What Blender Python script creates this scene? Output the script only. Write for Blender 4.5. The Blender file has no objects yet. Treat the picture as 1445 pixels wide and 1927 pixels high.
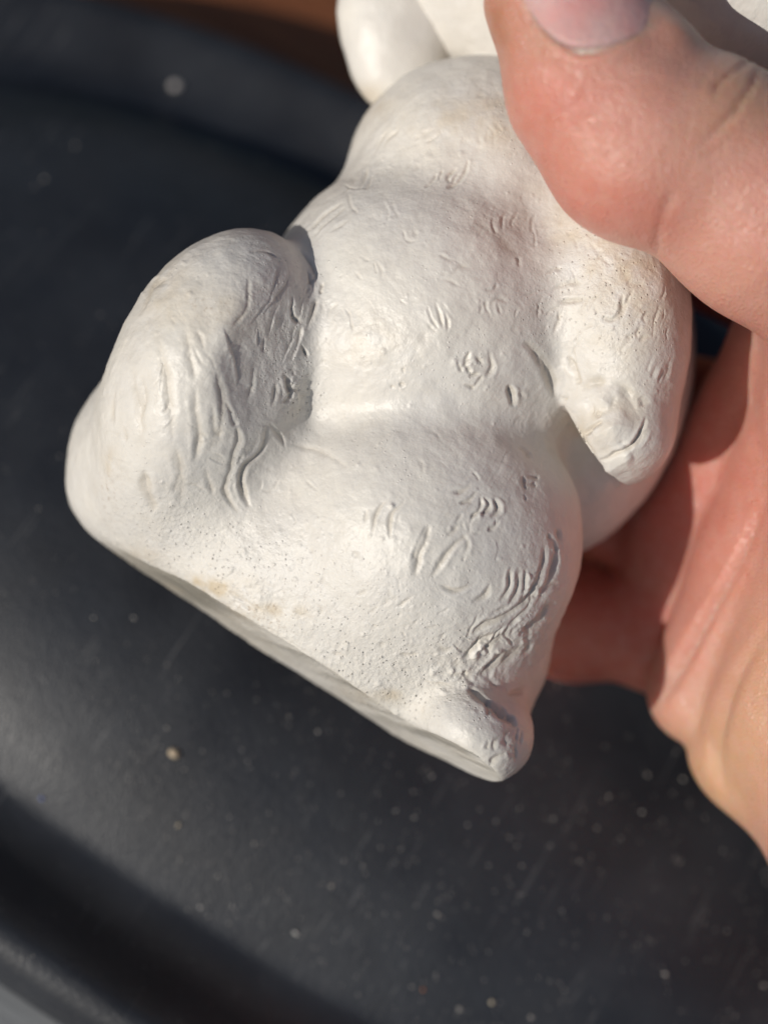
import bpy, math, random
import numpy as np
from mathutils import Matrix, Vector

# ------------------------------------------------------------------ camera
# All sizes are authored in centimetres in a frame aligned with the viewing
# direction (x right, y up, z towards the viewer) and then turned into the
# upright world (metres, Z up), where the tray lies level.
D = 18.0                    # cm from the lens to the figurine's belly
PX = 170.0                  # photo pixels per cm at that distance
ALPHA, ROLL = math.radians(60), math.radians(33)
TRAY_C = -4.3               # height of the tray floor below the focus point (cm)
sc = bpy.context.scene
U = np.array([math.sin(ROLL)*math.cos(ALPHA), math.cos(ROLL)*math.cos(ALPHA), math.sin(ALPHA)])
F_ = np.array([0, 0, -1.0]) + math.sin(ALPHA)*U; F_ /= np.linalg.norm(F_)
X_ = np.cross(F_, U)
R = np.stack([X_, F_, U])                       # view -> world
T = np.array([0, 0, -TRAY_C*0.01])
def W(p): return (np.asarray(p, float) @ R.T)*0.01 + T      # view cm -> world m
def S(px, py, z=0.0):                            # a point seen at (px,py), at depth z
    k = (D - z)/D
    return np.array([(px-722.5)/PX*k, -(py-963.5)/PX*k, z])
cam_d = bpy.data.cameras.new("camera"); cam = bpy.data.objects.new("camera", cam_d)
sc.collection.objects.link(cam); sc.camera = cam
M = np.eye(4); M[:3, :3] = R; M[:3, 3] = W([0, 0, D]); cam.matrix_world = Matrix(M.tolist())
cam_d.sensor_width = 36; cam_d.sensor_fit = 'AUTO'; cam_d.lens = 36*D/(1927/PX)
cam_d.clip_start = 0.005; cam_d.clip_end = 50
cam_d.dof.use_dof = True; cam_d.dof.focus_distance = (D+0.1)*0.01; cam_d.dof.aperture_fstop = 9.0
# ------------------------------------------------------------------ light
L_view = np.array([-0.66, -0.17, 0.73]); L_view /= np.linalg.norm(L_view)
L = R @ L_view
elev, azim = math.asin(L[2]), math.atan2(L[0], L[1])
w = bpy.data.worlds.new("World"); sc.world = w; w.use_nodes = True
nt = w.node_tree; bg = nt.nodes['Background']; sky = nt.nodes.new('ShaderNodeTexSky')
sky.sky_type = 'NISHITA'; sky.sun_disc = False; sky.sun_elevation = elev; sky.sun_rotation = azim
nt.links.new(sky.outputs[0], bg.inputs[0]); bg.inputs[1].default_value = 0.05
sl = bpy.data.lights.new("sun", 'SUN'); so = bpy.data.objects.new("sun", sl); sc.collection.objects.link(so)
sl.energy = 2.9; sl.angle = math.radians(0.5); sl.color = (1.0, 0.95, 0.875)
so.rotation_euler = Vector(L.tolist()).to_track_quat('Z', 'Y').to_euler(); so.location = (L*0.8).tolist()
sc.view_settings.view_transform = 'Standard'; sc.view_settings.look = 'None'
sc.view_settings.exposure = 0.0; sc.view_settings.gamma = 1.0

# ------------------------------------------------------------------ helpers
rng = np.random.default_rng(7); random.seed(7)
def link(o, parent=None):
    sc.collection.objects.link(o)
    if parent: o.parent = parent
    return o
def tag(o, label=None, cat=None, kind=None, group=None):
    for k, v in (('label', label), ('category', cat), ('kind', kind), ('group', group)):
        if v: o[k] = v
    return o
def mesh_np(name, V, Q, mat, N=None, attrs=None):
    me = bpy.data.meshes.new(name)
    n = len(V); q = len(Q); c = Q.shape[1]
    me.vertices.add(n); me.vertices.foreach_set('co', V.astype(np.float32).ravel())
    me.loops.add(q*c); me.loops.foreach_set('vertex_index', Q.astype(np.int32).ravel())
    me.polygons.add(q); me.polygons.foreach_set('loop_start', np.arange(0, q*c, c, dtype=np.int32))
    me.update(calc_edges=True); me.polygons.foreach_set('use_smooth', np.ones(q, bool))
    for k, a in (attrs or {}).items():
        at = me.attributes.new(k, 'FLOAT', 'POINT'); at.data.foreach_set('value', a.astype(np.float32))
    if N is not None: me.normals_split_custom_set_from_vertices(N.astype(np.float32))
    me.materials.append(mat)
    return me
def obj(name, me, parent=None): return link(bpy.data.objects.new(name, me), parent)

# ---- value noise
def vnoise(p, f, seed):
    q = p*f + seed*17.31; i = np.floor(q).astype(np.int64); t = q-i; t = t*t*(3-2*t)
    def h(a, b, c):
        n = (a*73856093) ^ (b*19349663) ^ (c*83492791) ^ (seed*2654435)
        n = (n ^ (n >> 13))*1274126177 & 0x7fffffff
        n = (n ^ (n >> 15))*668265263 & 0x7fffffff
        return (n & 0xffff)/32767.5 - 1
    o = 0
    for dx in (0, 1):
        for dy in (0, 1):
            for dz in (0, 1):
                o = o + h(i[:, 0]+dx, i[:, 1]+dy, i[:, 2]+dz)*(t[:, 0] if dx else 1-t[:, 0])*(t[:, 1] if dy else 1-t[:, 1])*(t[:, 2] if dz else 1-t[:, 2])
    return o
def fbm(p, f, seed, n=3):
    return sum(vnoise(p, f*2.03**k, seed+k)*0.5**k for k in range(n))
# ---- implicit shapes
def smin(a, b, k):
    h = np.clip(0.5+0.5*(b-a)/k, 0, 1)
    return b+(a-b)*h - k*h*(1-h)
def smax(a, b, k): return -smin(-a, -b, k)
class Ell:
    def __init__(s, px, py, z, a, b, c, ang=0.0, tilt=0.0):
        k = (D-z)/D; s.c = S(px, py, z).astype(np.float32)
        t = math.radians(ang); e1 = np.array([math.cos(t), -math.sin(t), 0]); e2 = np.array([math.sin(t), math.cos(t), 0]); e3 = np.array([0, 0, 1.])
        q = math.radians(tilt); e1, e3 = e1*math.cos(q)+e3*math.sin(q), e3*math.cos(q)-e1*math.sin(q)
        s.m = np.stack([e1, e2, e3]).T.astype(np.float32); s.r = np.array([a/PX*k, b/PX*k, c], np.float32)
    def __call__(s, p):
        q = (p-s.c) @ s.m / s.r
        k0 = np.sqrt((q*q).sum(1)); q = q/s.r; k1 = np.sqrt((q*q).sum(1))+1e-6
        return k0*(k0-1)/k1
class Plane:                                       # keeps the side opposite to n
    def __init__(s, pt, n): s.n = (np.array(n)/np.linalg.norm(n)).astype(np.float32); s.d = float(s.n @ np.asarray(pt))
    def __call__(s, p): return p @ s.n - s.d
class Chain:                                       # tapering limb through joints (px,py,z,r px)
    def __init__(s, pts, flat=1.0):
        s.p = [(S(a, b, z).astype(np.float32), r/PX*(D-z)/D) for a, b, z, r in pts]
    def __call__(s, p):
        o = None
        for (a, ra), (b, rb) in zip(s.p[:-1], s.p[1:]):
            d = b-a; t = np.clip(((p-a) @ d)/float(d @ d), 0, 1)
            q = p-a-t[:, None]*d
            e = np.sqrt((q*q).sum(1)) - (ra+(rb-ra)*t)
            o = e if o is None else smin(o, e, 0.25)
        return o
def polygonise(f, lo, hi, h):
    n = np.ceil((hi-lo)/h).astype(int)+1
    ax = [lo[k]+h*np.arange(n[k]) for k in range(3)]
    F = np.empty(n, np.float32)
    step = max(1, int(1.2e6//(n[1]*n[2])))
    yz = np.stack(np.meshgrid(ax[1], ax[2], indexing='ij'), -1).reshape(-1, 2)
    for i in range(0, n[0], step):
        xs = ax[0][i:i+step]
        P = np.concatenate([np.repeat(xs, len(yz))[:, None], np.tile(yz, (len(xs), 1))], 1).astype(np.float32)
        F[i:i+step] = f(P).reshape(len(xs), n[1], n[2])
    I = F < 0
    cnt = sum(I[a:n[0]-1+a, b:n[1]-1+b, c:n[2]-1+c].astype(np.int8) for a in (0, 1) for b in (0, 1) for c in (0, 1))
    act = (cnt > 0) & (cnt < 8)
    idx = -np.ones(act.shape, np.int64); cells = np.argwhere(act); idx[act] = np.arange(len(cells))
    V = lo + h*(cells+0.5)
    quads = []
    for a in range(3):
        b, c = (a+1) % 3, (a+2) % 3
        sl0 = [slice(None)]*3; sl1 = [slice(None)]*3
        sl0[a] = slice(0, -1); sl1[a] = slice(1, None)
        ch = I[tuple(sl0)] != I[tuple(sl1)]
        e = np.argwhere(ch)
        e = e[(e[:, b] > 0) & (e[:, c] > 0) & (e[:, b] < n[b]-1) & (e[:, c] < n[c]-1)]
        ins = I[tuple(e.T)]
        def cell(db, dc):
            q = e.copy(); q[:, b] += db; q[:, c] += dc
            return idx[tuple(q.T)]
        Q = np.stack([cell(-1, -1), cell(0, -1), cell(0, 0), cell(-1, 0)], 1)
        Q[~ins] = Q[~ins][:, ::-1]
        quads.append(Q)
    return V.astype(np.float32), np.concatenate(quads)
def grad(f, p, e=0.01):
    g = np.empty_like(p)
    for k in range(3):
        d = np.zeros(3, np.float32); d[k] = e
        g[:, k] = (f(p+d)-f(p-d))/(2*e)
    return g
def project(f, V, it, lim):
    for _ in range(it):
        g = grad(f, V); g2 = (g*g).sum(1, keepdims=True)+1e-6
        s = f(V)[:, None]*g/g2
        l = np.sqrt((s*s).sum(1, keepdims=True))+1e-9
        V = (V - s*np.minimum(1, lim/l)).astype(np.float32)
    return V
def edges_of(Q): return np.sort(np.stack([Q, np.roll(Q, -1, 1)], -1).reshape(-1, 2), 1)
def relax(V, Q, it=1):
    E = np.unique(edges_of(Q), axis=0)
    for _ in range(it):
        s = np.zeros((len(V), 3)); n = np.zeros(len(V))
        for k in range(3):
            s[:, k] = np.bincount(E[:, 0], V[E[:, 1], k], len(V))+np.bincount(E[:, 1], V[E[:, 0], k], len(V))
        n = np.bincount(E[:, 0], minlength=len(V))+np.bincount(E[:, 1], minlength=len(V))
        V = (0.5*V+0.5*s/np.maximum(n, 1)[:, None]).astype(np.float32)
    return V
def subdivide(V, Q):
    E, inv = np.unique(edges_of(Q), axis=0, return_inverse=True); inv = inv.reshape(-1, 4)
    nv, ne = len(V), len(E)
    V2 = np.concatenate([V, V[E].mean(1), V[Q].mean(1)])
    c = nv+ne+np.arange(len(Q)); m = nv+inv
    Q2 = np.concatenate([np.stack([Q[:, k], m[:, k], c, m[:, k-1]], 1) for k in range(4)])
    return V2.astype(np.float32), Q2
def vnormals(V, Q):
    n = np.cross(V[Q[:, 2]]-V[Q[:, 0]], V[Q[:, 3]]-V[Q[:, 1]])
    o = np.zeros_like(V, dtype=np.float64)
    for k in range(3):
        o[:, k] = sum(np.bincount(Q[:, j], n[:, k], len(V)) for j in range(4))
    return (o/(np.linalg.norm(o, axis=1, keepdims=True)+1e-12)).astype(np.float32)
def to_px(V):
    k = D/(D-V[:, 2])
    return np.stack([722.5+V[:, 0]*k*PX, 963.5-V[:, 1]*k*PX], 1)
def curve(pts, n=6):
    p = np.array(pts, float)
    if len(p) < 3: return p
    q = np.concatenate([[2*p[0]-p[1]], p, [2*p[-1]-p[-2]]]); o = []
    for i in range(1, len(q)-2):
        for t in np.linspace(0, 1, n, endpoint=False):
            a, b, c, d = q[i-1:i+3]
            o.append(0.5*((2*b)+(c-a)*t+(2*a-5*b+4*c-d)*t*t+(3*b-a-3*c+d)*t**3))
    return np.array(o+[p[-1]])
def stroke(px, ok, pts, w_, lip=0.0, one=0, taper=True):
    """Relative depth (-1 groove, +lip raised edges) of a tool mark drawn along pts. one: +1/-1 = step, raised on one side."""
    c = curve(pts); m = 4*w_
    sel = np.nonzero(ok & (px[:, 0] > c[:, 0].min()-m) & (px[:, 0] < c[:, 0].max()+m) & (px[:, 1] > c[:, 1].min()-m) & (px[:, 1] < c[:, 1].max()+m))[0]
    p = px[sel]; best = np.full(len(sel), 1e9); sg = np.zeros(len(sel)); tt = np.zeros(len(sel))
    for i in range(len(c)-1):
        d = c[i+1]-c[i]; l2 = d @ d+1e-9
        t = np.clip(((p-c[i]) @ d)/l2, 0, 1); r = p-c[i]-t[:, None]*d
        e = np.hypot(r[:, 0], r[:, 1]); b = e < best
        best[b] = e[b]; sg[b] = np.sign(d[0]*r[b, 1]-d[1]*r[b, 0]); tt[b] = (i+t[b])/(len(c)-1)
    tp = np.clip(np.minimum(tt, 1-tt)*4, 0, 1)**0.7
    ph_ = (pts[0][0]*0.37+pts[0][1]*0.61) % 6.28
    tp = tp*(0.78+0.22*np.sin(tt*7+ph_))
    x = best/(w_*(0.55+0.45*tp))
    if one:
        h = one*sg*np.exp(-x*0.9)*0.5*np.clip(x*2.5, 0, 1)
    else:
        side = 1 if math.sin(ph_*3) > 0 else -1
        h = -np.clip(1-x/1.35, 0, 1)**1.25+lip*0.6*np.exp(-((x-1.75)/0.6)**2)*(0.6+0.4*side*sg)
    return sel, h*tp

# ------------------------------------------------------------------ materials
class NT:
    def __init__(s, name):
        s.m = bpy.data.materials.new(name); s.m.use_nodes = True; s.t = s.m.node_tree; s.b = s.t.nodes['Principled BSDF']
        s.co = s.t.nodes.new('ShaderNodeTexCoord').outputs['Object']
    def n(s, t, **kw):
        x = s.t.nodes.new(t)
        for k, v in kw.items():
            if k[0] == '_': x.inputs[k[1:].replace('_', ' ')].default_value = v
            else: setattr(x, k, v)
        return x
    def l(s, a, b): s.t.links.new(a, b)
    def noise(s, scale, detail=4, rough=0.55, vec=None, dist=0.0):
        x = s.n('ShaderNodeTexNoise', _Scale=scale, _Detail=detail, _Roughness=rough, _Distortion=dist); s.l(vec or s.co, x.inputs['Vector']); return x.outputs[0]
    def ramp(s, f, stops):
        x = s.n('ShaderNodeValToRGB'); e = x.color_ramp.elements
        while len(e) < len(stops): e.new(0.5)
        for k, (p, c) in enumerate(stops): e[k].position = p; e[k].color = (*c, 1) if isinstance(c, tuple) else (c, c, c, 1)
        s.l(f, x.inputs[0]); return x.outputs[0]
    def mix(s, f, a, b, mode='MIX'):
        x = s.n('ShaderNodeMix', data_type='RGBA', blend_type=mode)
        for v, i in ((f, 0), (a, 6), (b, 7)):
            if hasattr(v, 'links') or hasattr(v, 'is_linked'): s.l(v, x.inputs[i])
            else: x.inputs[i].default_value = v if i == 0 else (*v, 1)
        return x.outputs[2]
    def math(s, op, a, b=0.0):
        x = s.n('ShaderNodeMath', operation=op)
        for v, i in ((a, 0), (b, 1)):
            if hasattr(v, 'is_linked'): s.l(v, x.inputs[i])
            else: x.inputs[i].default_value = v
        return x.outputs[0]
    def attr(s, name): return s.n('ShaderNodeAttribute', attribute_name=name).outputs['Fac']
    def bump(s, h, dist, strength=1.0, prev=None):
        x = s.n('ShaderNodeBump', _Strength=strength, _Distance=dist); s.l(h, x.inputs['Height'])
        if prev: s.l(prev, x.inputs['Normal'])
        return x.outputs[0]
    def mapping(s, scale, rot=(0, 0, 0)):
        x = s.n('ShaderNodeMapping'); x.inputs['Scale'].default_value = scale; x.inputs['Rotation'].default_value = rot
        s.l(s.co, x.inputs['Vector']); return x.outputs[0]
    def vor(s, scale, feature='F1', vec=None, out='Distance', rnd=1.0):
        x = s.n('ShaderNodeTexVoronoi', feature=feature, _Scale=scale, _Randomness=rnd); s.l(vec or s.co, x.inputs['Vector']); return x.outputs[out]
    def set(s, **kw):
        for k, v in kw.items():
            i = s.b.inputs[k.replace('_', ' ')]
            if hasattr(v, 'is_linked'): s.l(v, i)
            else: i.default_value = v

def mat_plaster():
    t = NT('white plaster')
    base = t.mix(t.ramp(t.noise(90, 5), [(0.35, 0.0), (0.7, 1.0)]), (0.80, 0.77, 0.715), (0.71, 0.69, 0.665))
    base = t.mix(t.ramp(t.noise(35, 6, 0.6), [(0.45, 0.0), (0.75, 0.55)]), base, (0.70, 0.665, 0.60))
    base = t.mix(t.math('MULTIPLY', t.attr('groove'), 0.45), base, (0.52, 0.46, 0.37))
    base = t.mix(t.ramp(t.noise(420, 4), [(0.45, 0.0), (0.75, 0.5)]), base, (0.69, 0.655, 0.60))
    base = t.mix(t.attr('stain'), base, (0.63, 0.54, 0.41))
    soil = t.math('MULTIPLY', t.attr('soil'), t.ramp(t.noise(1500, 5, 0.7), [(0.54, 0.0), (0.72, 0.8)]))
    base = t.mix(soil, base, (0.30, 0.19, 0.10))
    pits = t.ramp(t.vor(900), [(0.05, 1.0), (0.11, 0.0)])
    pm = t.ramp(t.noise(160, 3), [(0.52, 0.0), (0.62, 1.0)])
    spots = t.math('MULTIPLY', pits, pm)
    base = t.mix(t.math('MULTIPLY', spots, 0.05), base, (0.45, 0.40, 0.34))
    b = t.bump(t.noise(260, 6, 0.6), 0.0005, 0.4)
    b = t.bump(t.math('MULTIPLY', t.noise(1900, 5, 0.6), t.math('ADD', 0.25, t.attr('grain'))), 0.0003, 0.75, b)
    g = t.ramp(t.vor(1500), [(0.0, 1.0), (0.22, 0.0)])
    b = t.bump(t.math('MULTIPLY', g, t.math('ADD', t.attr('grain'), t.math('MULTIPLY', pm, 0.25))), 0.0003, 0.9, b)
    b = t.bump(t.math('MULTIPLY', spots, -1.0), 0.00005, 0.3, b)
    sc_ = t.noise(1.0, 3, 0.5, t.mapping((2600, 240, 500), (0.4, 0.5, 0.9)))
    b = t.bump(t.math('MULTIPLY', sc_, t.ramp(t.noise(110, 2), [(0.5, 0.0), (0.62, 1.0)])), 0.0001, 0.5, b)
    st_ = t.noise(1.0, 5, 0.65, t.mapping((60, 420, 420), (0.3, 0.2, 0.75)))
    base = t.mix(t.attr('scrape'), base, (0.30, 0.28, 0.24))
    b = t.bump(t.math('MULTIPLY', st_, t.attr('scrape')), 0.0005, 0.9, b)
    t.set(Base_Color=base, Roughness=0.40, Normal=b); t.b.inputs['Specular IOR Level'].default_value = 0.5
    return t.m
def mat_skin():
    t = NT('skin')
    base = t.mix(t.ramp(t.noise(110, 4), [(0.35, 0.0), (0.7, 1.0)]), (0.66, 0.35, 0.27), (0.64, 0.305, 0.24))
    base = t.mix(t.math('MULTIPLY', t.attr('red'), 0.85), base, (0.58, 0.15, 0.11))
    base = t.mix(t.math('MULTIPLY', t.attr('yellow'), 0.8), base, (0.64, 0.41, 0.22))
    base = t.mix(t.math('MULTIPLY', t.attr('brown'), 0.8), base, (0.42, 0.19, 0.10))
    base = t.mix(t.ramp(t.noise(500, 3), [(0.4, 0.0), (0.8, 0.35)]), base, (0.70, 0.42, 0.36))
    base = t.mix(t.attr('pale'), base, (0.80, 0.68, 0.58))
    v = t.mapping((1.0, 1.6, 1.0), (0.3, 0.2, 0.6))
    b = t.bump(t.noise(300, 4), 0.0004, 0.25)
    b = t.bump(t.vor(1700, 'DISTANCE_TO_EDGE', v), 0.00036, 0.55, b)
    b = t.bump(t.noise(1.0, 4, 0.6, t.mapping((3000, 1500, 2200), (0.5, 0.2, 0.6))), 0.00018, 0.6, b)
    t.set(Base_Color=base, Roughness=t.ramp(t.noise(900, 3), [(0.3, 0.27), (0.7, 0.42)]), Normal=b)
    t.b.inputs['Subsurface Weight'].default_value = 0.75
    t.b.inputs['Subsurface Radius'].default_value = (1.0, 0.2, 0.09); t.b.inputs['Specular IOR Level'].default_value = 0.65
    t.b.inputs['Subsurface Scale'].default_value = 0.0038
    return t.m
def mat_nail():
    t = NT('nail')
    base = t.mix(t.ramp(t.noise(120, 3), [(0.35, 0.0), (0.65, 1.0)]), (0.64, 0.28, 0.27), (0.60, 0.38, 0.37))
    b = t.bump(t.noise(1.0, 3, 0.5, t.mapping((1300, 1300, 120), (0.3, 0.8, 0))), 0.0002, 0.7)
    t.set(Base_Color=base, Roughness=0.5, Normal=b); t.b.inputs['Specular IOR Level'].default_value = 0.3
    t.b.inputs['Subsurface Weight'].default_value = 0.4; t.b.inputs['Subsurface Scale'].default_value = 0.002
    return t.m
def mat_tray():
    t = NT('black plastic')
    d = t.ramp(t.noise(45, 6, 0.6), [(0.35, 0.0), (0.75, 1.0)])
    base = t.mix(d, (0.014, 0.016, 0.022), (0.034, 0.038, 0.047))
    sp = t.math('MULTIPLY', t.ramp(t.vor(1300), [(0.10, 1.0), (0.16, 0.0)]), t.ramp(t.noise(420, 2), [(0.56, 0.0), (0.64, 1.0)]))
    base = t.mix(t.math('MULTIPLY', sp, 0.6), base, (0.45, 0.42, 0.38))
    b = t.bump(t.noise(1100, 4, 0.6), 0.0002, 0.45)
    b = t.bump(t.vor(2300), 0.00012, 0.35, b)
    sc_ = t.math('MULTIPLY', t.ramp(t.noise(1.0, 2, 0.4, t.mapping((1800, 30, 300), (0, 0, 0.9))), [(0.66, 0.0), (0.70, 1.0)]), t.ramp(t.noise(60, 2), [(0.45, 0.0), (0.6, 0.5)]))
    base = t.mix(sc_, base, (0.13, 0.13, 0.135))
    t.set(Base_Color=base, Roughness=t.ramp(t.noise(70, 5, 0.65), [(0.3, 0.40), (0.7, 0.58)]), Normal=b); t.b.inputs['Specular IOR Level'].default_value = 0.55
    return t.m
def mat_simple(name, c1, c2, scale, rough=0.7, bd=0.0005):
    t = NT(name)
    t.set(Base_Color=t.mix(t.ramp(t.noise(scale, 5), [(0.3, 0.0), (0.7, 1.0)]), c1, c2), Roughness=rough, Normal=t.bump(t.noise(scale*3, 4), bd, 0.6))
    return t.m
def mat_wood(name, c1, c2):
    t = NT(name)
    g = t.noise(1.0, 6, 0.6, t.mapping((14, 420, 120)))
    t.set(Base_Color=t.mix(t.ramp(g, [(0.3, 0.0), (0.7, 1.0)]), c1, c2), Roughness=0.7, Normal=t.bump(g, 0.0008, 0.6))
    return t.m
PLASTER, SKIN, NAIL, TRAY = mat_plaster(), mat_skin(), mat_nail(), mat_tray()

# ------------------------------------------------------------------ setting
def ground_hit(px, py, c=TRAY_C):                  # where a line of sight meets the level plane
    o = np.array([0, 0, D]); d = S(px, py, 0)-o
    t = (c - o @ U)/(d @ U); return W(o+t*d)
#@SETTING
near, far = ground_hit(190, 1880, TRAY_C+0.3), ground_hit(560, -95, TRAY_C+0.3)
TB = float(far[1]-near[1])/2; TA = TB*1.7              # half depth and half width of the oval tray
TC = np.array([near[0], near[1]+TB])
def lathe(prof, n):                                     # rings given as (distance in from the outer edge, height)
    a = np.linspace(0, 2*math.pi, n, endpoint=False); e = 2/2.3
    ux, uy = np.sign(np.cos(a))*np.abs(np.cos(a))**e, np.sign(np.sin(a))*np.abs(np.sin(a))**e
    V = np.array([[( (TA-d)*x, (TB-d)*y, z) if d < 5 else ((TA-(d-10))*x*f, (TB-(d-10))*y*f, z) for x, y in zip(ux, uy)] for d, z, f in prof]).reshape(-1, 3)
    i, j = np.meshgrid(np.arange(len(prof)-1), np.arange(n), indexing='ij'); k = (j+1) % n
    return V, np.stack([i*n+j, (i+1)*n+j, (i+1)*n+k, i*n+k], -1).reshape(-1, 4)[:, ::-1]
DOME, RIM, EDGE = 0.0165, 0.0042, 0.019
def dome(f): return -DOME*f**3.2
prof = [(10+EDGE, dome(f), f) for f in np.linspace(0.004, 1, 44)]
zf = -DOME
for t in np.linspace(0.08, 1, 14):                  # cove up to the rim
    q = t*t*(3-2*t); prof.append((EDGE-0.015*t, zf-0.0012*math.sin(math.pi*t)+RIM*q, 1))
for t in np.linspace(0.1, 1, 10):                   # rounded lip, down the outside
    prof.append((0.004-0.004*math.sin(t*math.pi/2), zf+RIM-0.004*(1-math.cos(t*math.pi/2)), 1))
prof += [(-0.0002, zf-0.002, 1), (0.0005, zf-0.0118, 1)]
TZ = zf-0.012                                       # table top
Vt, Qt = lathe(prof, 360)
tray = obj('tray', mesh_np('tray', Vt, Qt, TRAY)); tray.location = (TC[0], TC[1], 0)
tag(tray, 'oval black plastic tray with a raised rim under the held figurine', 'tray')
def tray_f(x, y): return (abs((x-TC[0])/(TA-EDGE))**2.3+abs((y-TC[1])/(TB-EDGE))**2.3)**(1/2.3)
def tray_z(x, y): return dome(min(tray_f(x, y), 1))
import bmesh
def box(name, c, s, mat, parent=None, bev=0.0015):
    bm = bmesh.new(); bmesh.ops.create_cube(bm, size=1.0); bmesh.ops.scale(bm, vec=s, verts=bm.verts)
    bmesh.ops.bevel(bm, geom=bm.edges[:], offset=bev, segments=2, affect='EDGES')
    me = bpy.data.meshes.new(name); bm.to_mesh(me); bm.free(); me.materials.append(mat)
    o = obj(name, me, parent); o.location = c
    return o
wood = mat_wood('brown wood', (0.19, 0.06, 0.022), (0.32, 0.11, 0.04)); wood_g = mat_wood('weathered wood', (0.24, 0.25, 0.26), (0.36, 0.37, 0.38))
table = link(bpy.data.objects.new('table', None)); table.location = (TC[0], TC[1], TZ)
tag(table, 'wooden table top of planks under the black tray', 'table')
for k in range(-9, 10):
    y = k*0.1005
    box('plank', (0, y, -0.0125), (2.4, 0.098, 0.024), wood_g if y < -TB*0.6 else wood, table)
#@SETTING_END
grid_pts = []

# ------------------------------------------------------------------ figurine
BASE_N = np.array([-0.52, -0.815, 0.245])
base_cut = Plane(S(600, 1292, -2.1), BASE_N)
back_cut = Plane(S(600, 1292, -2.1), (-0.27, -0.42, -0.87))
HIPS = Ell(585, 1040, -2.35, 500, 300, 2.05, 33, 12)
LOWL = Ell(312, 880, -2.0, 190, 176, 1.1, 75)
THIGH = Ell(800, 1005, -1.42, 298, 285, 1.78, 40)
TORSO = Ell(812, 622, -2.05, 322, 330, 2.2, 75)
CHEST = Ell(935, 365, -2.25, 288, 240, 1.75, 25)
BACK = Ell(1120, 752, -3.05, 300, 168, 1.5, 108)
ARM = Ell(1150, 590, -1.15, 290, 146, 1.2, 86)
PAW = Ell(1160, 800, -1.1, 115, 105, 1.0, 60)
arm_cut = Plane(S(1100, 822, -0.6), (-0.78, -0.56, -0.25))
LOBE = Ell(396, 715, -0.95, 298, 188, 1.4, -64, 14)
facet = Plane(S(446, 640, 0.36), (0.64, -0.17, 0.75))
FOOT = Ell(885, 1365, -1.15, 120, 98, 1.15, 40)
FOOT2 = Ell(948, 1362, -1.2, 72, 50, 0.85, 75)
HEAD = Ell(1150, -150, -2.9, 465, 370, 2.1, 0)
CROWN = Ell(1455, -130, -1.2, 330, 340, 2.1, 0)
def F_arm(p): return smax(smin(ARM(p), PAW(p), 0.2), arm_cut(p), 0.05)
def F_lobe(p): return smax(LOBE(p), facet(p), 0.06)
def F_head(p): return smin(HEAD(p), CROWN(p), 0.5)
def F_foot(p): return smin(FOOT(p), FOOT2(p), 0.12)
def figure_head(p): return np.where(p[:, 2] < 9, CROWN(p), 1)
def figure(p):
    low = smin(HIPS(p), LOWL(p), 0.5)
    low = smin(low, F_foot(p), 0.30)
    low = smin(low, THIGH(p), 0.35)
    low = smin(low, F_lobe(p), 0.55)
    up = smin(TORSO(p), CHEST(p), 0.35)
    up = smin(up, BACK(p), 0.35)
    f = smin(low, up, 0.27)
    k = np.clip(np.maximum(0.05+(p[:, 1]-1.0)*0.24, 0.05+0.65*(p[:, 0]-2.45)), 0.05, 0.5).astype(np.float32)
    f = smin(f, F_arm(p), k)
    f = smin(f, F_head(p), 0.12)
    kb = (0.04+0.22*np.clip((-1.3-p[:, 0])/1.6, 0, 1)).astype(np.float32)   # the left end is worn round
    return smax(smax(f, back_cut(p), 0.25), base_cut(p), kb)
V, Q = polygonise(figure, np.array([-4.6, -4.2, -5.6]), np.array([5.5, 8.5, 1.2]), 0.048)
V = project(figure, V, 3, 0.05); V = relax(V, Q, 1); V = project(figure, V, 2, 0.03)
V, Q = subdivide(V, Q); V = project(figure, V, 2, 0.02)
# slow hand-modelled unevenness, then tool marks
H = 0.024*fbm(V, 1.3, 3, 3) + 0.005*fbm(V, 6.0, 11, 2)
N = vnormals(V, Q); px = to_px(V)
see = (N[:, 2] > -0.05) & (px[:, 0] < 1320) & (px[:, 1] > -10) & (figure_head(V) > 0.02)
fine = see[Q].all(1)
vf, qf = np.unique(Q[fine], return_inverse=True)     # the side that shows the tool marks gets a finer mesh
VH, Qf = subdivide(np.concatenate([V[vf], H[vf][:, None], N[vf]], 1), qf.reshape(-1, 4))
nf = len(vf); remap = np.concatenate([vf, np.arange(len(V), len(V)+len(VH)-nf)])
Q = np.concatenate([Q[~fine], remap[Qf]])
Vn = VH[nf:, :3]; Vn = Vn - figure(Vn)[:, None]*VH[nf:, 4:7]
V = np.concatenate([V, Vn]).astype(np.float32); H = np.concatenate([H, VH[nf:, 3]])
N = vnormals(V, Q); px = to_px(V); front = N[:, 2] > 0.05
H0 = H.copy(); px = px + np.stack([vnoise(V, 9, 71), vnoise(V, 9, 72)], 1)*2.2 + np.stack([vnoise(V, 3, 73), vnoise(V, 3, 74)], 1)*4
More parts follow.
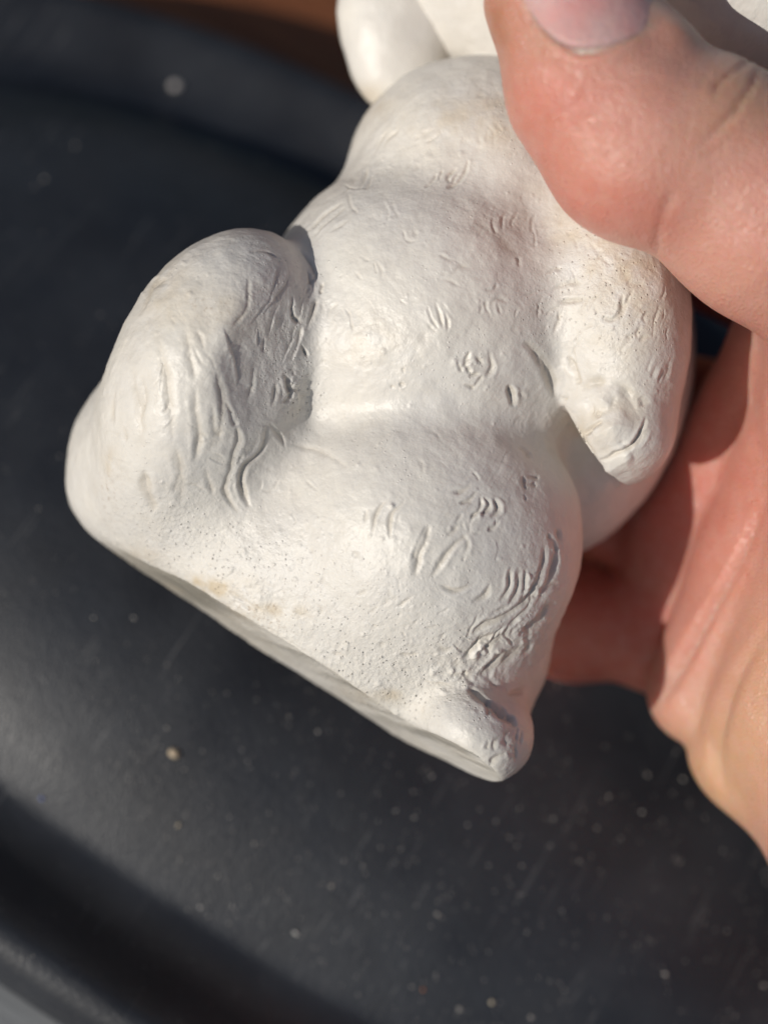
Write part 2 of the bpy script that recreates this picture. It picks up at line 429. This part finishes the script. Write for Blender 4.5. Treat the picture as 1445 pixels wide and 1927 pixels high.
#@STROKES
G = 0.018
MARKS = [  # (points in the photo's grid, half width px, depth cm, raised lips, step side)
 # scraped flank of the raised leg
 ([(421,617),(430,642),(445,704),(446,727)],6,.022,0,1), ([(539,502),(537,530),(519,552),(497,592)],4,.022,0,1), ([(485,617),(487,649)],4,.02,0,1),
 ([(502,634),(499,662)],5,.016,.4,0), ([(549,557),(554,594),(572,607)],5,.032,.4,0), ([(572,612),(567,644),(549,684)],6,.036,0,-1), ([(569,649),(582,677)],4,.03,.3,0),
 ([(607,530),(604,552)],4,.03,.2,0), ([(540,700),(548,735),(538,760)],6,.03,.8,0), ([(530,560),(518,600),(512,630)],4,.014,0,-1), ([(560,470),(585,500),(600,530)],5,.014,.5,0),
 ([(470,470),(500,472),(520,485)],4,.016,.5,0), ([(578,510),(590,545)],4,.016,.4,0), ([(600,560),(592,580),(580,620)],5,.02,.6,0),
 ([(446,802),(449,826),(432,884),(422,923),(449,967)],7,.024,.6,0), ([(502,802),(492,846),(458,884),(456,923),(468,957)],7,.034,.7,0), ([(425,754),(440,790),(446,802)],6,.018,.3,0),
 ([(366,729),(369,787),(376,826),(368,870)],9,.022,.5,0), ([(505,800),(520,815),(535,840)],5,.018,.3,0), ([(395,760),(405,820),(400,850)],8,.012,.4,0),
 ([(313,521),(284,545),(255,594)],6,.02,.6,0), ([(340,480),(300,520),(275,555)],4,.01,.5,0), ([(265,889),(279,923),(294,962)],13,.03,.4,0), ([(340,890),(330,930)],8,.012,.5,0),
 ([(268,700),(272,750),(262,790)],7,.014,.5,0), ([(215,740),(208,800)],5,.014,.6,0), ([(232,800),(240,830)],7,.014,.5,0), ([(365,650),(385,690)],4,.008,.4,0), ([(540,835),(600,850),(650,880)],7,.010,.2,0),
 ([(300,640),(318,740),(326,830)],11,.016,.3,0), ([(250,690),(262,770),(268,840)],10,.014,.4,0), ([(345,600),(362,680),(366,720)],10,.012,.3,0), ([(405,690),(418,770),(410,850)],9,.018,.4,0), ([(330,840),(345,900),(340,950)],10,.014,.4,0), ([(390,880),(400,930)],7,.012,.4,0), ([(470,520),(462,580),(440,610)],5,.016,.2,0), ([(520,500),(505,560),(470,610)],4,.016,0,1), ([(575,560),(560,620),(530,690)],5,.018,0,-1), ([(480,690),(470,750)],6,.014,.4,0), ([(525,720),(510,770)],5,.016,.5,0),
 # chest and shoulder hatching
 ([(727,247),(712,270),(702,296)],4,.014,.5,0), ([(750,244),(730,263),(722,280)],4,.012,.5,0), ([(711,255),(700,280)],3.5,.010,.4,0), ([(694,319),(675,355)],4,.014,.5,0), ([(700,332),(682,357)],4,.012,.5,0), ([(672,335),(650,362)],4,.010,.4,0),
 ([(822,327),(802,355)],4,.016,.5,0), ([(841,355),(866,341),(880,299)],5,.02,.6,0), ([(858,313),(844,332),(850,345)],5,.02,.6,0), ([(862,326),(852,346)],4,.016,.5,0), ([(835,318),(826,340)],4,.012,.4,0), ([(895,185),(915,178)],6,.008,.6,0),
 ([(927,409),(929,425),(936,441)],4,.013,.6,0), ([(951,398),(944,415),(945,433)],4,.012,.6,0), ([(974,398),(963,412),(963,427)],4,.010,.6,0), ([(1009,398),(1000,418),(998,439)],4,.010,.6,0), ([(890,420),(930,440),(974,487)],22,.014,0,0), ([(975,480),(978,500)],6,.018,.3,0),
 ([(1026,514),(1040,505),(1055,508)],5,.016,.6,0),
 ([(585,437),(610,410),(640,388)],4,.014,.5,0), ([(592,446),(625,418),(655,392)],4,.014,.5,0), ([(600,422),(625,400),(650,383)],4,.010,.5,0), ([(625,440),(660,414)],3.5,.010,.4,0), ([(575,440),(600,415)],3.5,.010,.4,0), ([(644,580),(655,600),(659,622)],3.5,.010,.5,0),
 # arm wrinkles and the fingers at its end
 ([(1042,545),(1070,534),(1094,531)],6,.02,.5,0), ([(1053,565),(1087,565),(1111,562)],6,.022,.5,0), ([(1039,634),(1050,600),(1063,580)],5,.012,.4,0),
 ([(1173,555),(1169,582),(1152,603),(1128,599)],6,.03,.6,0), ([(1192,548),(1183,568),(1162,608)],5,.022,.5,0), ([(1066,672),(1084,705),(1087,725)],8,.035,.5,0), ([(1060,690),(1062,720),(1055,745)],8,.012,.6,0),
 ([(1150,720),(1175,735),(1190,752)],10,.022,.5,0), ([(1097,818),(1118,800),(1137,790)],6,.05,.4,0), ([(1128,866),(1155,855),(1183,842),(1205,815),(1217,781)],6,.05,.4,0), ([(1190,850),(1220,805)],6,.02,.7,0),
 ([(1075,772),(1115,748),(1148,762)],26,-.05,0,0), ([(1108,838),(1150,803),(1188,806)],26,-.055,0,0), ([(1140,886),(1190,858)],20,-.04,0,0), ([(1058,690),(1060,745)],20,-.03,0,0), ([(1160,735),(1185,755),(1205,790)],22,.03,0,0), ([(1090,735),(1118,722),(1140,716)],12,.02,.2,0), ([(1120,775),(1130,782)],6,.02,.6,0), ([(1165,830),(1178,842)],6,.018,.5,0), ([(1205,745),(1215,765)],8,.02,.7,0), ([(1250,690),(1238,722)],5,.016,.5,0), ([(1262,672),(1248,719)],5,.014,.5,0), ([(1251,534),(1249,552),(1244,568)],3,.010,.3,0), ([(1241,575),(1232,605),(1227,637)],3,.010,.3,0), ([(1060,740),(1066,748)],6,.018,.8,0),
 ([(1110,450),(1125,480),(1150,500)],6,.010,.6,0), ([(1130,470),(1120,490)],5,.012,.5,0), ([(1165,500),(1185,530),(1215,540)],8,.010,.5,0),
 # belly prints
 ([(803,577),(812,600),(824,619)],4,.013,.6,0), ([(818,570),(828,595),(834,619)],4,.015,.6,0), ([(836,590),(842,605),(842,626)],4,.015,.6,0), ([(806,612),(820,625)],4,.010,.5,0), ([(916,565),(912,580),(922,597)],4,.012,.6,0), ([(935,570),(940,590)],4,.010,.6,0), ([(905,575),(900,592)],4,.010,.5,0),
 ([(862,676),(868,700)],4,.016,.5,0), ([(884,660),(878,686),(888,704)],6,.024,.5,0), ([(897,668),(908,684)],5,.02,.7,0), ([(920,662),(926,690),(914,712)],6,.02,.6,0), ([(872,722),(896,730)],5,.018,.3,0), ([(880,708),(904,700)],4,.02,.8,0), ([(908,706),(893,726)],4,.016,.6,0), ([(868,690),(890,676)],3.5,.014,.6,0),
 ([(752,726),(766,726)],5,.02,.7,0), ([(760,692),(764,704)],4,.012,.5,0), ([(735,728),(745,732)],4,.012,.5,0), ([(958,725),(964,745),(970,765)],8,.05,.5,0), ([(989,640),(1015,675),(1032,705),(1043,747)],11,.045,.2,0), ([(1005,660),(1012,690)],5,.016,.4,0), ([(975,735),(990,750)],6,.016,.7,0),
 # thigh prints
 ([(700,1003),(705,970),(733,937)],5,.018,.7,0), ([(733,1015),(735,975),(762,941)],5,.020,.7,0), ([(689,958),(685,985)],4,.010,.5,0), ([(735,950),(740,958)],5,-.012,.0,0),
 ([(806,987),(800,1015),(787,1050),(779,1087)],8,.026,.5,0), ([(800,990),(784,1030),(776,1060)],4,.012,.4,0), ([(884,1003),(845,1033),(808,1093)],6,.022,.6,0), ([(868,985),(841,1010)],5,.014,.5,0),
 ([(849,925),(870,922),(888,910)],5,.018,.6,0), ([(862,948),(880,942),(901,924)],5,.020,.6,0), ([(886,977),(903,962),(905,935)],5,.024,.7,0), ([(911,935),(921,956),(903,977)],5,.024,.7,0), ([(930,938),(936,960),(924,978)],6,.026,.7,0), ([(941,978),(930,992),(918,1000)],5,.018,.5,0), ([(870,965),(860,985)],4,.010,.5,0), ([(895,890),(905,905)],4,.012,.6,0),
 ([(982,898),(985,915),(992,922)],5,.022,.4,0), ([(990,898),(1005,900),(1015,896)],5,.018,.4,0), ([(1000,908),(1008,918)],5,.020,.4,0), ([(980,840),(992,850),(998,862)],5,.018,.5,0), ([(985,930),(990,942)],4,.012,.4,0),
 ([(824,1103),(857,1114),(891,1101)],6,.02,.6,0), ([(886,1137),(912,1126),(924,1097)],6,.022,.6,0), ([(940,1134),(960,1105),(967,1066)],6,.024,.7,0), ([(953,1147),(974,1112),(981,1066)],6,.024,.7,0), ([(974,1143),(988,1108),(990,1066)],5,.022,.7,0), ([(1001,1134),(1013,1095),(1028,1025)],7,.03,.6,0), ([(1019,1126),(1036,1083),(1048,1030)],7,.03,.6,0), ([(1040,1010),(1050,1040)],4,.02,.6,0), ([(1046,990),(1056,1020)],4,.02,.6,0), ([(1034,1000),(1040,1030)],4,.016,.6,0),
 ([(891,1191),(920,1172),(953,1157),(990,1130),(1012,1098)],7,.04,.6,0), ([(868,1242),(890,1218),(916,1200),(947,1186)],7,.04,.5,0), ([(886,1240),(928,1209),(955,1192)],6,.02,.7,0), ([(978,1197),(1015,1166),(1040,1128)],8,.035,.6,0), ([(905,1272),(925,1255),(945,1234),(992,1214)],7,.038,.6,0), ([(930,1264),(955,1240),(978,1226)],7,.03,.6,0), ([(900,1215),(930,1215),(950,1200)],8,.015,.6,0),
 ([(958,1180),(985,1155),(1005,1125)],5,.02,.5,0), ([(915,1160),(940,1150),(960,1140)],5,.014,.6,0),
 ([(800,1276),(830,1282),(857,1281),(878,1268)],7,.035,0,-1), ([(872,1262),(880,1272)],6,.03,.4,0), ([(880,1292),(907,1322),(935,1338),(961,1360)],9,.06,.3,0), ([(955,1345),(966,1370)],8,.03,.3,0), ([(912,1322),(915,1345)],7,.03,.3,0), ([(945,1378),(932,1395),(930,1412)],5,.018,.4,0), ([(918,1440),(935,1425),(951,1413)],6,.02,.5,0), ([(972,1370),(965,1395)],4,.014,.5,0), ([(980,1375),(975,1400)],4,.014,.5,0), ([(988,1290),(975,1300),(955,1310)],8,.03,.3,0),
 ([(752,1233),(770,1231),(789,1227)],6,.02,.5,0), ([(741,1143),(758,1135),(776,1123)],4,.012,.5,0), ([(668,1126),(680,1118),(690,1110)],4,.012,.4,0), ([(555,1140),(560,1155),(575,1160)],5,.008,.5,0), ([(590,1130),(605,1145),(600,1160)],5,.008,.5,0), ([(640,1220),(655,1224)],7,-.02,0,0),
 ([(620,1228),(650,1238)],5,.012,.4,0), ([(430,1110),(470,1135),(490,1150)],5,.016,.5,0), ([(440,1128),(480,1150)],4,.012,.5,0), ([(500,1180),(520,1190)],4,.012,.4,0), ([(700,1180),(712,1180)],4,.010,.5,0), ([(610,1075),(604,1100)],4,.008,.5,0), ([(500,880),(520,890)],5,.006,.5,0),
]
mrng = np.random.default_rng(3)
for k in range(26):                                 # rows of short scratches and nicks
    x, y = [(560,740),(690,530),(700,510),(840,1190),(760,1160),(860,1010),(920,1010),(540,700),(1100,600),(1180,480),(1020,600),(1210,560),(720,1240)][k % 13]
    x += mrng.normal(0, 22); y += mrng.normal(0, 22); a = mrng.uniform(0, 3.14); l = mrng.uniform(5, 14)
    MARKS.append(([(x-l*math.cos(a), y-l*math.sin(a)), (x+l*math.cos(a), y+l*math.sin(a))], 3.2, mrng.uniform(.005, .011), .6, 0))
# extra prints: clusters of short curved dabs pressed into the clay, each one different
for cx, cy, n, spread, d in [(620,560,6,26,.010),(860,520,6,30,.010),(760,480,4,40,.008),(1000,560,7,34,.012),(1110,610,8,36,.014),(1200,660,8,30,.014),(1235,600,5,22,.012),(960,830,5,30,.010),(880,1010,6,40,.012),(640,1010,5,40,.008),(760,860,4,50,.006),(330,640,7,40,.010),(300,760,7,34,.012),(390,860,6,36,.012),(470,900,5,22,.014),(560,930,4,34,.007),(250,860,6,30,.012),(820,1200,8,44,.010),(1000,1090,8,26,.02),(960,1180,9,34,.022),(900,1240,9,30,.022),(960,1390,6,24,.016),(700,1150,6,50,.008),(480,1040,6,60,.007),(790,300,6,40,.010),(900,250,5,40,.008),(700,380,4,30,.010),(1080,460,7,30,.012),(1180,430,5,24,.012)]:
    th = mrng.uniform(0, 3.14)
    for k in range(n):
        x, y = mrng.normal(cx, spread), mrng.normal(cy, spread); a = th+mrng.normal(0, .35); l = mrng.uniform(8, 24); b_ = mrng.normal(0, .3)*l
        p = [(x-l*math.cos(a), y-l*math.sin(a)), (x-b_*math.sin(a), y+b_*math.cos(a)), (x+l*math.cos(a), y+l*math.sin(a))]
        MARKS.append((p, mrng.uniform(2.2, 6.5), d*mrng.uniform(.3, 1.0), mrng.uniform(.2, .9), 0 if k % 4 else (1 if k % 8 else -1)))
for pts, w_, d, lip, one in MARKS:
    sel, h = stroke(px, front, pts, w_, lip*0.7, one)
    H[sel] += h*d*(1.35 if one else 1.25)
for k in range(420):                                # cast bubbles and pin holes
    if k < 260: x, y = mrng.normal([520, 1130], [190, 110]) if k % 2 else mrng.normal([720, 1290], [110, 55])
    else: x, y = mrng.uniform(250, 1250), mrng.uniform(250, 1400)
    r = mrng.uniform(2.5, 4.2) if k % 12 else mrng.uniform(4.5, 7)
    s_ = np.nonzero(front & (np.abs(px[:, 0]-x) < 3*r) & (np.abs(px[:, 1]-y) < 3*r))[0]
    H[s_] += (1 if k % 9 else -0.9)*r*0.0018*np.exp(-(((px[s_, 0]-x)**2+(px[s_, 1]-y)**2)/(r*r))**1.5)
for x, y, r in [(891,1233,8),(882,1292,8),(818,1263,6),(938,1228,5),(852,1262,5),(737,953,5),(905,975,5)]:
    s_ = np.nonzero(front & (np.abs(px[:, 0]-x) < 3*r) & (np.abs(px[:, 1]-y) < 3*r))[0]
    H[s_] += r*0.004*np.exp(-(((px[s_, 0]-x)**2+(px[s_, 1]-y)**2)/(r*r))**1.5)
sq = np.stack([px[:, 0]*-.35+px[:, 1]*.94, px[:, 0]*.94+px[:, 1]*.35, 0*px[:, 0]], 1)
streak = np.clip(0.5+1.1*vnoise(sq*np.array([0.05, 0.004, 1]), 1, 91)+0.6*vnoise(sq*np.array([0.13, 0.010, 1]), 1, 92), 0, 1)
onbase = (N @ (BASE_N/np.linalg.norm(BASE_N)) > 0.95) & (np.abs(base_cut(V)) < 0.03)
rag = np.exp(-(((px[:, 0]-552)/22)**2+((px[:, 1]-735)/38)**2))+np.exp(-(((px[:, 0]-880)/60)**2+((px[:, 1]-1268)/25)**2))+0.6*np.exp(-(((px[:, 0]-1000)/60)**2+((px[:, 1]-1180)/50)**2))
H += rag*front*0.016*fbm(V, 14, 41, 2)
fr_ = np.exp(-(((px[:, 0]-525)/65)**2+((px[:, 1]-610)/110)**2))*front
H += fr_*0.007*(np.abs(fbm(V*np.array([1, 0.45, 1]), 9, 51, 3))-0.5)
H = np.where(onbase, 0.25*H, H)+onbase*0.004*(streak-0.5)
H += 0.0022*fbm(V, 16, 61, 2)
H += front*np.exp(-(((px[:, 0]-1140)/80)**2+((px[:, 1]-790)/75)**2))*0.035*fbm(V, 2.6, 81, 3)
Hm = H-H0
V = V + N*H[:, None].astype(np.float32)
def blob(x, y, rx, ry=None): return np.exp(-(((px[:, 0]-x)/rx)**2+((px[:, 1]-y)/(ry or rx))**2))
stain = 0.5*blob(1110, 410, 110, 70)+0.5*blob(1190, 520, 80, 100)+0.35*blob(1100, 800, 60, 50)+0.3*blob(860, 230, 160, 60)+0.25*blob(300, 560, 60, 120)+0.2*blob(700, 640, 90, 60)+1.3*blob(385, 1105, 70, 20)+0.8*blob(500, 1150, 60, 14)+0.5*blob(240, 1050, 60, 20)+0.4*blob(720, 1310, 90, 14)+0.4*blob(205, 870, 14, 26)+0.25*blob(400, 590, 70, 60)+0.25*blob(960, 220, 80, 60)+0.2*blob(1200, 640, 80, 100)+0.4*blob(700, 190, 30, 20)
stain = np.clip(stain*1.15*(0.7+0.9*fbm(V, 5, 21, 3)), 0, 1)
soil = np.clip(blob(400, 580, 45, 30)+0.8*blob(480, 1150, 50, 25)+0.5*blob(500, 1160, 120, 60)+blob(205, 930, 20, 60)+0.7*blob(995, 905, 20, 18)+0.6*blob(880, 945, 60, 40), 0, 1)
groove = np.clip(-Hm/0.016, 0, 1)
grain = np.clip(blob(690, 1290, 190, 80)+blob(300, 1020, 120, 70)+0.8*blob(560, 740, 40, 50)+0.6*blob(1150, 560, 120, 120)+0.3*blob(640, 1150, 260, 120)+0.5*blob(520, 620, 70, 130), 0, 1)
N = vnormals(V, Q)
gs = np.stack([np.minimum(np.minimum(HIPS(V), THIGH(V)), np.minimum(TORSO(V), np.minimum(CHEST(V), np.minimum(BACK(V), LOWL(V))))), F_arm(V), F_lobe(V), F_foot(V), F_head(V)], 1)
lab = gs.argmin(1); fl = lab[Q]
flab = np.where((fl == fl[:, :1]).all(1), fl[:, 0], np.sort(fl, 1)[:, 1])
root_p = W(S(560, 1200, -2.2))
fig = link(bpy.data.objects.new('figurine', None)); fig.location = root_p.tolist()
tag(fig, 'white plaster figurine of a plump seated creature, held tilted over the black tray', 'figurine')
VW = W(V)-root_p; NW = N @ R.T
for k, nm in enumerate(('body', 'arm', 'leg', 'foot', 'head')):
    q = Q[flab == k]; ids, inv = np.unique(q, return_inverse=True)
    me = mesh_np(nm, VW[ids], inv.reshape(-1, 4), PLASTER, NW[ids], {'stain': stain[ids], 'soil': soil[ids], 'grain': grain[ids], 'groove': groove[ids], 'scrape': (onbase*streak)[ids].astype(float)})
    obj(nm, me, fig)
# ear, a separate flap at the side of the head
EAR = Ell(742, 35, -2.6, 178, 105, 0.5, 86)
def ear_f(p): return EAR(p)
Ve, Qe = polygonise(ear_f, np.array([-1.2, 3.8, -3.6]), np.array([1.6, 8.2, -1.6]), 0.05)
Ve = project(ear_f, Ve, 3, 0.05); Ve = relax(Ve, Qe, 1); Ve = project(ear_f, Ve, 2, 0.03)
Ne = vnormals(Ve, Qe); Ve = Ve+Ne*(0.02*fbm(Ve, 1.8, 5, 3))[:, None].astype(np.float32)
pe = to_px(Ve)
z = np.zeros(len(Ve)); st = 0.6*np.exp(-(((pe[:, 0]-690)/30)**2+((pe[:, 1]-180)/22)**2))
obj('ear', mesh_np('ear', W(Ve)-root_p, Qe, PLASTER, None, {'stain': st, 'soil': z, 'grain': z, 'groove': z, 'scrape': z}), fig)

# ------------------------------------------------------------------ hand
THUMB = Chain([(1040, -200, 0.8, 108), (1068, -10, 0.8, 150), (1122, 155, 0.75, 166), (1210, 268, 0.7, 183), (1308, 292, 0.62, 182), (1450, 385, 0.45, 208), (1660, 520, -0.1, 225)])
PA = Chain([(1660, 560, -1.2, 210), (1535, 650, -2.1, 150), (1335, 1000, -3.6, 150), (1240, 1215, -4.0, 90)])
PB = Chain([(1660, 640, -1.4, 200), (1470, 1060, -2.4, 160), (1322, 1300, -3.0, 105)])
PC = Chain([(1720, 860, -1.2, 240), (1530, 1330, -2.0, 190), (1425, 1405, -2.6, 132)])
HEEL = Chain([(1660, 520, -0.3, 220), (1790, 960, -1.0, 300), (1805, 1490, -1.8, 370), (2200, 1950, -2.2, 400)])
KN = Chain([(1680, 640, -3.0, 200), (1620, 1060, -3.6, 220), (1660, 1380, -3.2, 230)])
FI = Chain([(1520, 540, -3.0, 135), (1260, 420, -5.2, 122), (990, 390, -5.6, 112), (820, 390, -5.0, 95)])
FM = Chain([(1420, 830, -3.6, 135), (1180, 770, -5.5, 122), (890, 710, -5.7, 112), (720, 690, -5.2, 95)])
FR = Chain([(1330, 1020, -3.9, 128), (1100, 960, -5.4, 118), (860, 905, -5.6, 108), (700, 880, -5.1, 92)])
FL = Chain([(1250, 1185, -3.9, 102), (1085, 1172, -4.6, 104), (900, 1130, -5.0, 96), (770, 1080, -4.9, 82)])
FOLD = Ell(1245, 95, 0.95, 58, 54, 0.55, 35)
PARTS = [THUMB, PA, PB, PC, HEEL, KN, FI, FM, FR, FL]
nail_c = S(1095, -20, 1.72)
def hand_f(p):
    palm = smin(smin(PA(p), PB(p), 0.12), PC(p), 0.14)
    palm = smin(smin(palm, HEEL(p), 0.6), KN(p), 0.6)
    fing = np.minimum(np.minimum(FI(p), FM(p)), np.minimum(FR(p), FL(p)))
    f = smin(palm, fing, 0.25)
    return smin(smin(f, THUMB(p), 0.2), FOLD(p), 0.3)
Vh, Qh = polygonise(hand_f, np.array([-1.2, -9.5, -7.6]), np.array([11.5, 8.6, 2.9]), 0.098)
Vh = project(hand_f, Vh, 3, 0.07); Vh = relax(Vh, Qh, 1); Vh = project(hand_f, Vh, 2, 0.05)
Vh, Qh = subdivide(Vh, Qh); Vh = project(hand_f, Vh, 2, 0.03)
Nh = vnormals(Vh, Qh); ph = to_px(Vh); okh = Nh[:, 2] > 0.05
Hh = 0.012*fbm(Vh, 1.2, 31, 3)
#@HANDSTROKES
pale = np.zeros(len(Vh))
HM = [([(1415,112),(1392,128),(1368,142),(1348,162),(1336,180)],7,.045,0,0), ([(1425,120),(1418,150),(1405,175),(1378,212),(1339,253),(1300,280)],7,.05,0,0), ([(1380,250),(1345,285),(1310,300)],8,.012,.2,0), ([(1330,130),(1318,165),(1300,190)],8,.012,.1,0), ([(960,-40),(986,36),(1030,80),(1083,113),(1130,111),(1176,92),(1256,50)],9,-.028,0,0), ([(1267,355),(1254,387),(1243,416),(1236,448),(1236,480)],12,.042,.1,0),
 ([(1300,200),(1294,225),(1290,250)],6,.010,.3,0), ([(1345,578),(1362,592)],7,.02,.5,0), ([(1300,540),(1316,556)],6,.015,.5,0), ([(1290,330),(1302,352)],5,.008,.4,0),
 ([(1445,930),(1380,1080),(1300,1220),(1230,1350)],14,.09,.3,0), ([(1460,1160),(1375,1300),(1350,1420),(1372,1510)],16,.07,.3,0), ([(1400,640),(1412,760),(1430,900)],16,.03,.3,0),
 ([(978,-40),(1005,30),(1040,64),(1085,97),(1125,95),(1165,80),(1240,42),(1262,20)],6,.045,.5,0)]
for pts, w_, d, lip, one in HM:
    sel, h = stroke(ph, okh, pts, w_, lip, one)
    Hh[sel] += h*d*1.1
for pts, w_, a_ in [([(1062,84),(1085,96),(1125,93),(1168,77)], 5, 0.8), ([(1168,77),(1205,60),(1235,42)], 4, 0.35)]:
    sel, h = stroke(ph+rng.normal(0, 1.2, ph.shape), okh, pts, w_, 0, 0); pale[sel] = np.maximum(pale[sel], -h*a_)
Vh = Vh + Nh*Hh[:, None].astype(np.float32)
def hb(x, y, rx, ry=None, zmin=-9): return np.exp(-(((ph[:, 0]-x)/rx)**2+((ph[:, 1]-y)/(ry or rx))**2))*(Vh[:, 2] > zmin)
fd = np.minimum(np.minimum(FI(Vh), FM(Vh)), np.minimum(FR(Vh), FL(Vh)))
red = np.clip(1.0*np.clip(1-fd/0.3, 0, 1)+0.8*hb(1230, 950, 90, 260)+0.5*hb(1000, 290, 100, 140, -0.6)+0.6*hb(1150, 400, 130, 70, -0.6)+0.5*hb(1080, 180, 80, 70)+0.5*hb(1380, 900, 130, 250), 0, 1)  # finger terms paint the figurine's deep red shadow into the skin; rest is flush
yel = np.clip(0.8*hb(1330, 1480, 110, 160)+0.5*hb(1400, 180, 90, 70)+0.5*hb(1440, 1300, 80, 200), 0, 1)
brn = np.clip(0.8*hb(935, 40, 35, 90)+0.5*hb(1020, 60, 40, 50)+0.5*hb(1290, 60, 60, 30), 0, 1)
handroot = W(S(1700, 1300, -2))
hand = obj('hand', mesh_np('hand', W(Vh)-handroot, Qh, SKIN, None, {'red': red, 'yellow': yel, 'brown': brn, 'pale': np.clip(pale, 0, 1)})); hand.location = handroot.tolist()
tag(hand, 'right hand gripping the white figurine with its thumb across the top', 'hand')
#@NAIL
ns, ntt = 41, 31
ss, tt = np.meshgrid(np.linspace(-1.06, 1.06, ns), np.linspace(0, 1, ntt), indexing='ij')
xb = np.where(ss < 0, 1095+112*ss, 1095+143*ss); yb = np.where(ss < 0, 92-95*np.abs(ss)**2.2, 92-56*np.abs(ss)**2)
yy = yb*(1-tt)+(-215)*tt; xx = xb-(yb-yy)*0.13
zz = np.full(xx.shape, 2.4)
flatx, flaty = xx.ravel(), yy.ravel(); z1 = np.full(flatx.size, 2.4)
for _ in range(400):                                # let the nail plate settle on the thumb
    P3 = np.stack([(flatx-722.5)/PX*(D-z1)/D, -(flaty-963.5)/PX*(D-z1)/D, z1], 1).astype(np.float32)
    dd = THUMB(P3); z1 = np.where(dd > 0.002, z1-np.maximum(dd*0.7, 0.001), z1); z1 = np.maximum(z1, 0.2)
z1 = z1.reshape(ss.shape)
edge = np.clip(np.minimum(1.06-np.abs(ss), 0.1)/0.1, 0, 1)*np.clip(tt/0.03, 0, 1)
z1 = z1 + 0.03*edge - 0.022 + 0.02*np.clip(1-ss*ss, 0, 1)
Pn = np.stack([(xx-722.5)/PX*(D-z1)/D, -(yy-963.5)/PX*(D-z1)/D, z1], -1).reshape(-1, 3)
i, j = np.meshgrid(np.arange(ns-1), np.arange(ntt-1), indexing='ij')
Qn = np.stack([i*ntt+j, (i+1)*ntt+j, (i+1)*ntt+j+1, i*ntt+j+1], -1).reshape(-1, 4)[:, ::-1]
Pb = Pn-np.array([0, 0, 0.05]); nn = len(Pn)        # underside and rim, so the plate has thickness
bd = [(a*ntt, (a+1)*ntt) for a in range(ns-1)]+[((ns-1)*ntt+a, (ns-1)*ntt+a+1) for a in range(ntt-1)]+[((a+1)*ntt+ntt-1, a*ntt+ntt-1) for a in range(ns-1)]+[(a+1, a) for a in range(ntt-1)]
Qr = np.array([[a, b, b+nn, a+nn] for a, b in bd])[:, ::-1]
obj('nail', mesh_np('nail', W(np.concatenate([Pn, Pb]))-handroot, np.concatenate([Qn, Qn[:, ::-1]+nn, Qr]), NAIL), hand)
#@CRUMBS
def lump(c, r, seed):
    bm = bmesh.new(); bmesh.ops.create_icosphere(bm, subdivisions=1, radius=1.0)
    rr = random.Random(seed); sx, sy, sz = rr.uniform(0.5, 1.7), rr.uniform(0.6, 1.2), rr.uniform(0.4, 0.9)
    for v in bm.verts:
        k = r*rr.uniform(0.5, 1.35); v.co = Vector((v.co.x*sx*k+c[0], v.co.y*sy*k+c[1], v.co.z*sz*k+c[2]))
    V = np.array([v.co[:] for v in bm.verts]); Q = np.array([[v.index for v in f.verts] for f in bm.faces]); bm.free()
    return V, Q
def on_tray(px_, py_, r):
    z = TRAY_C
    for _ in range(6):
        g = ground_hit(px_, py_, z); z = TRAY_C+tray_z(g[0], g[1])*100
    return np.array([g[0], g[1], tray_z(g[0], g[1])+r*0.5])
CR = [(328, 1420, .0010, (0.62, 0.50, 0.36), 'beige crumb lying on the tray below the left end of the figurine'), (924, 1886, .0007, (0.75, 0.68, 0.52), 'cream flake on the tray at the bottom edge of the photo'),
      (795, 1862, .0005, (0.60, 0.25, 0.12), 'tiny orange crumb on the tray left of the cream flake'), (556, 1757, .0006, (0.75, 0.74, 0.70), 'white crumb on the tray straight below the middle of the figurine'),
      (80, 1503, .0006, (0.16, 0.22, 0.55), 'tiny blue speck on the tray near the left edge'), (336, 1553, .0006, (0.66, 0.56, 0.42), 'small tan crumb on the tray below the beige crumb'), (330, 165, .0016, (0.50, 0.47, 0.46), 'pale lump standing in for a highlight on the far side of the tray, left of the ear')]  # last entry is a lump added in place of a highlight on the far rim
for x, y, r, c, lab_ in CR:
    r *= 0.62
    v, q = lump((0, 0, 0), r, int(x))
    p = on_tray(x, y, r)
    o = obj('crumb', mesh_np('crumb', v, q, mat_simple('crumb', c, tuple(k*0.75 for k in c), 800, 0.7, 0.0002))); o.location = p.tolist()
    tag(o, lab_, 'crumb', group='crumbs on the tray')
gv, gq, n0 = [], [], 0
for k in range(1100):
    if k % 3: x, y = mrng.uniform(-50, 1500), mrng.uniform(1300, 2000)
    else: x, y = mrng.uniform(-100, 1500), mrng.uniform(-50, 2000)
    r = mrng.uniform(0.00006, 0.00013) if k % 14 else mrng.uniform(0.00014, 0.00026)
    if k % 5 == 1 and gv: x, y = lx+mrng.normal(0, 25), ly+mrng.normal(0, 25)
    lx, ly = x, y
    p = on_tray(x, y, r)
    if tray_f(p[0], p[1]) > 1: continue
    v, q = lump(p, r, k); gv.append(v); gq.append(q+n0); n0 += len(v)
grit = obj('grit', mesh_np('grit', np.concatenate(gv), np.concatenate(gq), mat_simple('grit', (0.62, 0.60, 0.57), (0.40, 0.37, 0.34), 300, 0.5, 0.0001)))
tag(grit, 'fine pale grit and plaster dust scattered over the black tray', 'grit', 'stuff')
print('triangles', sum(2*len(o.data.polygons) for o in sc.objects if o.type == 'MESH'))
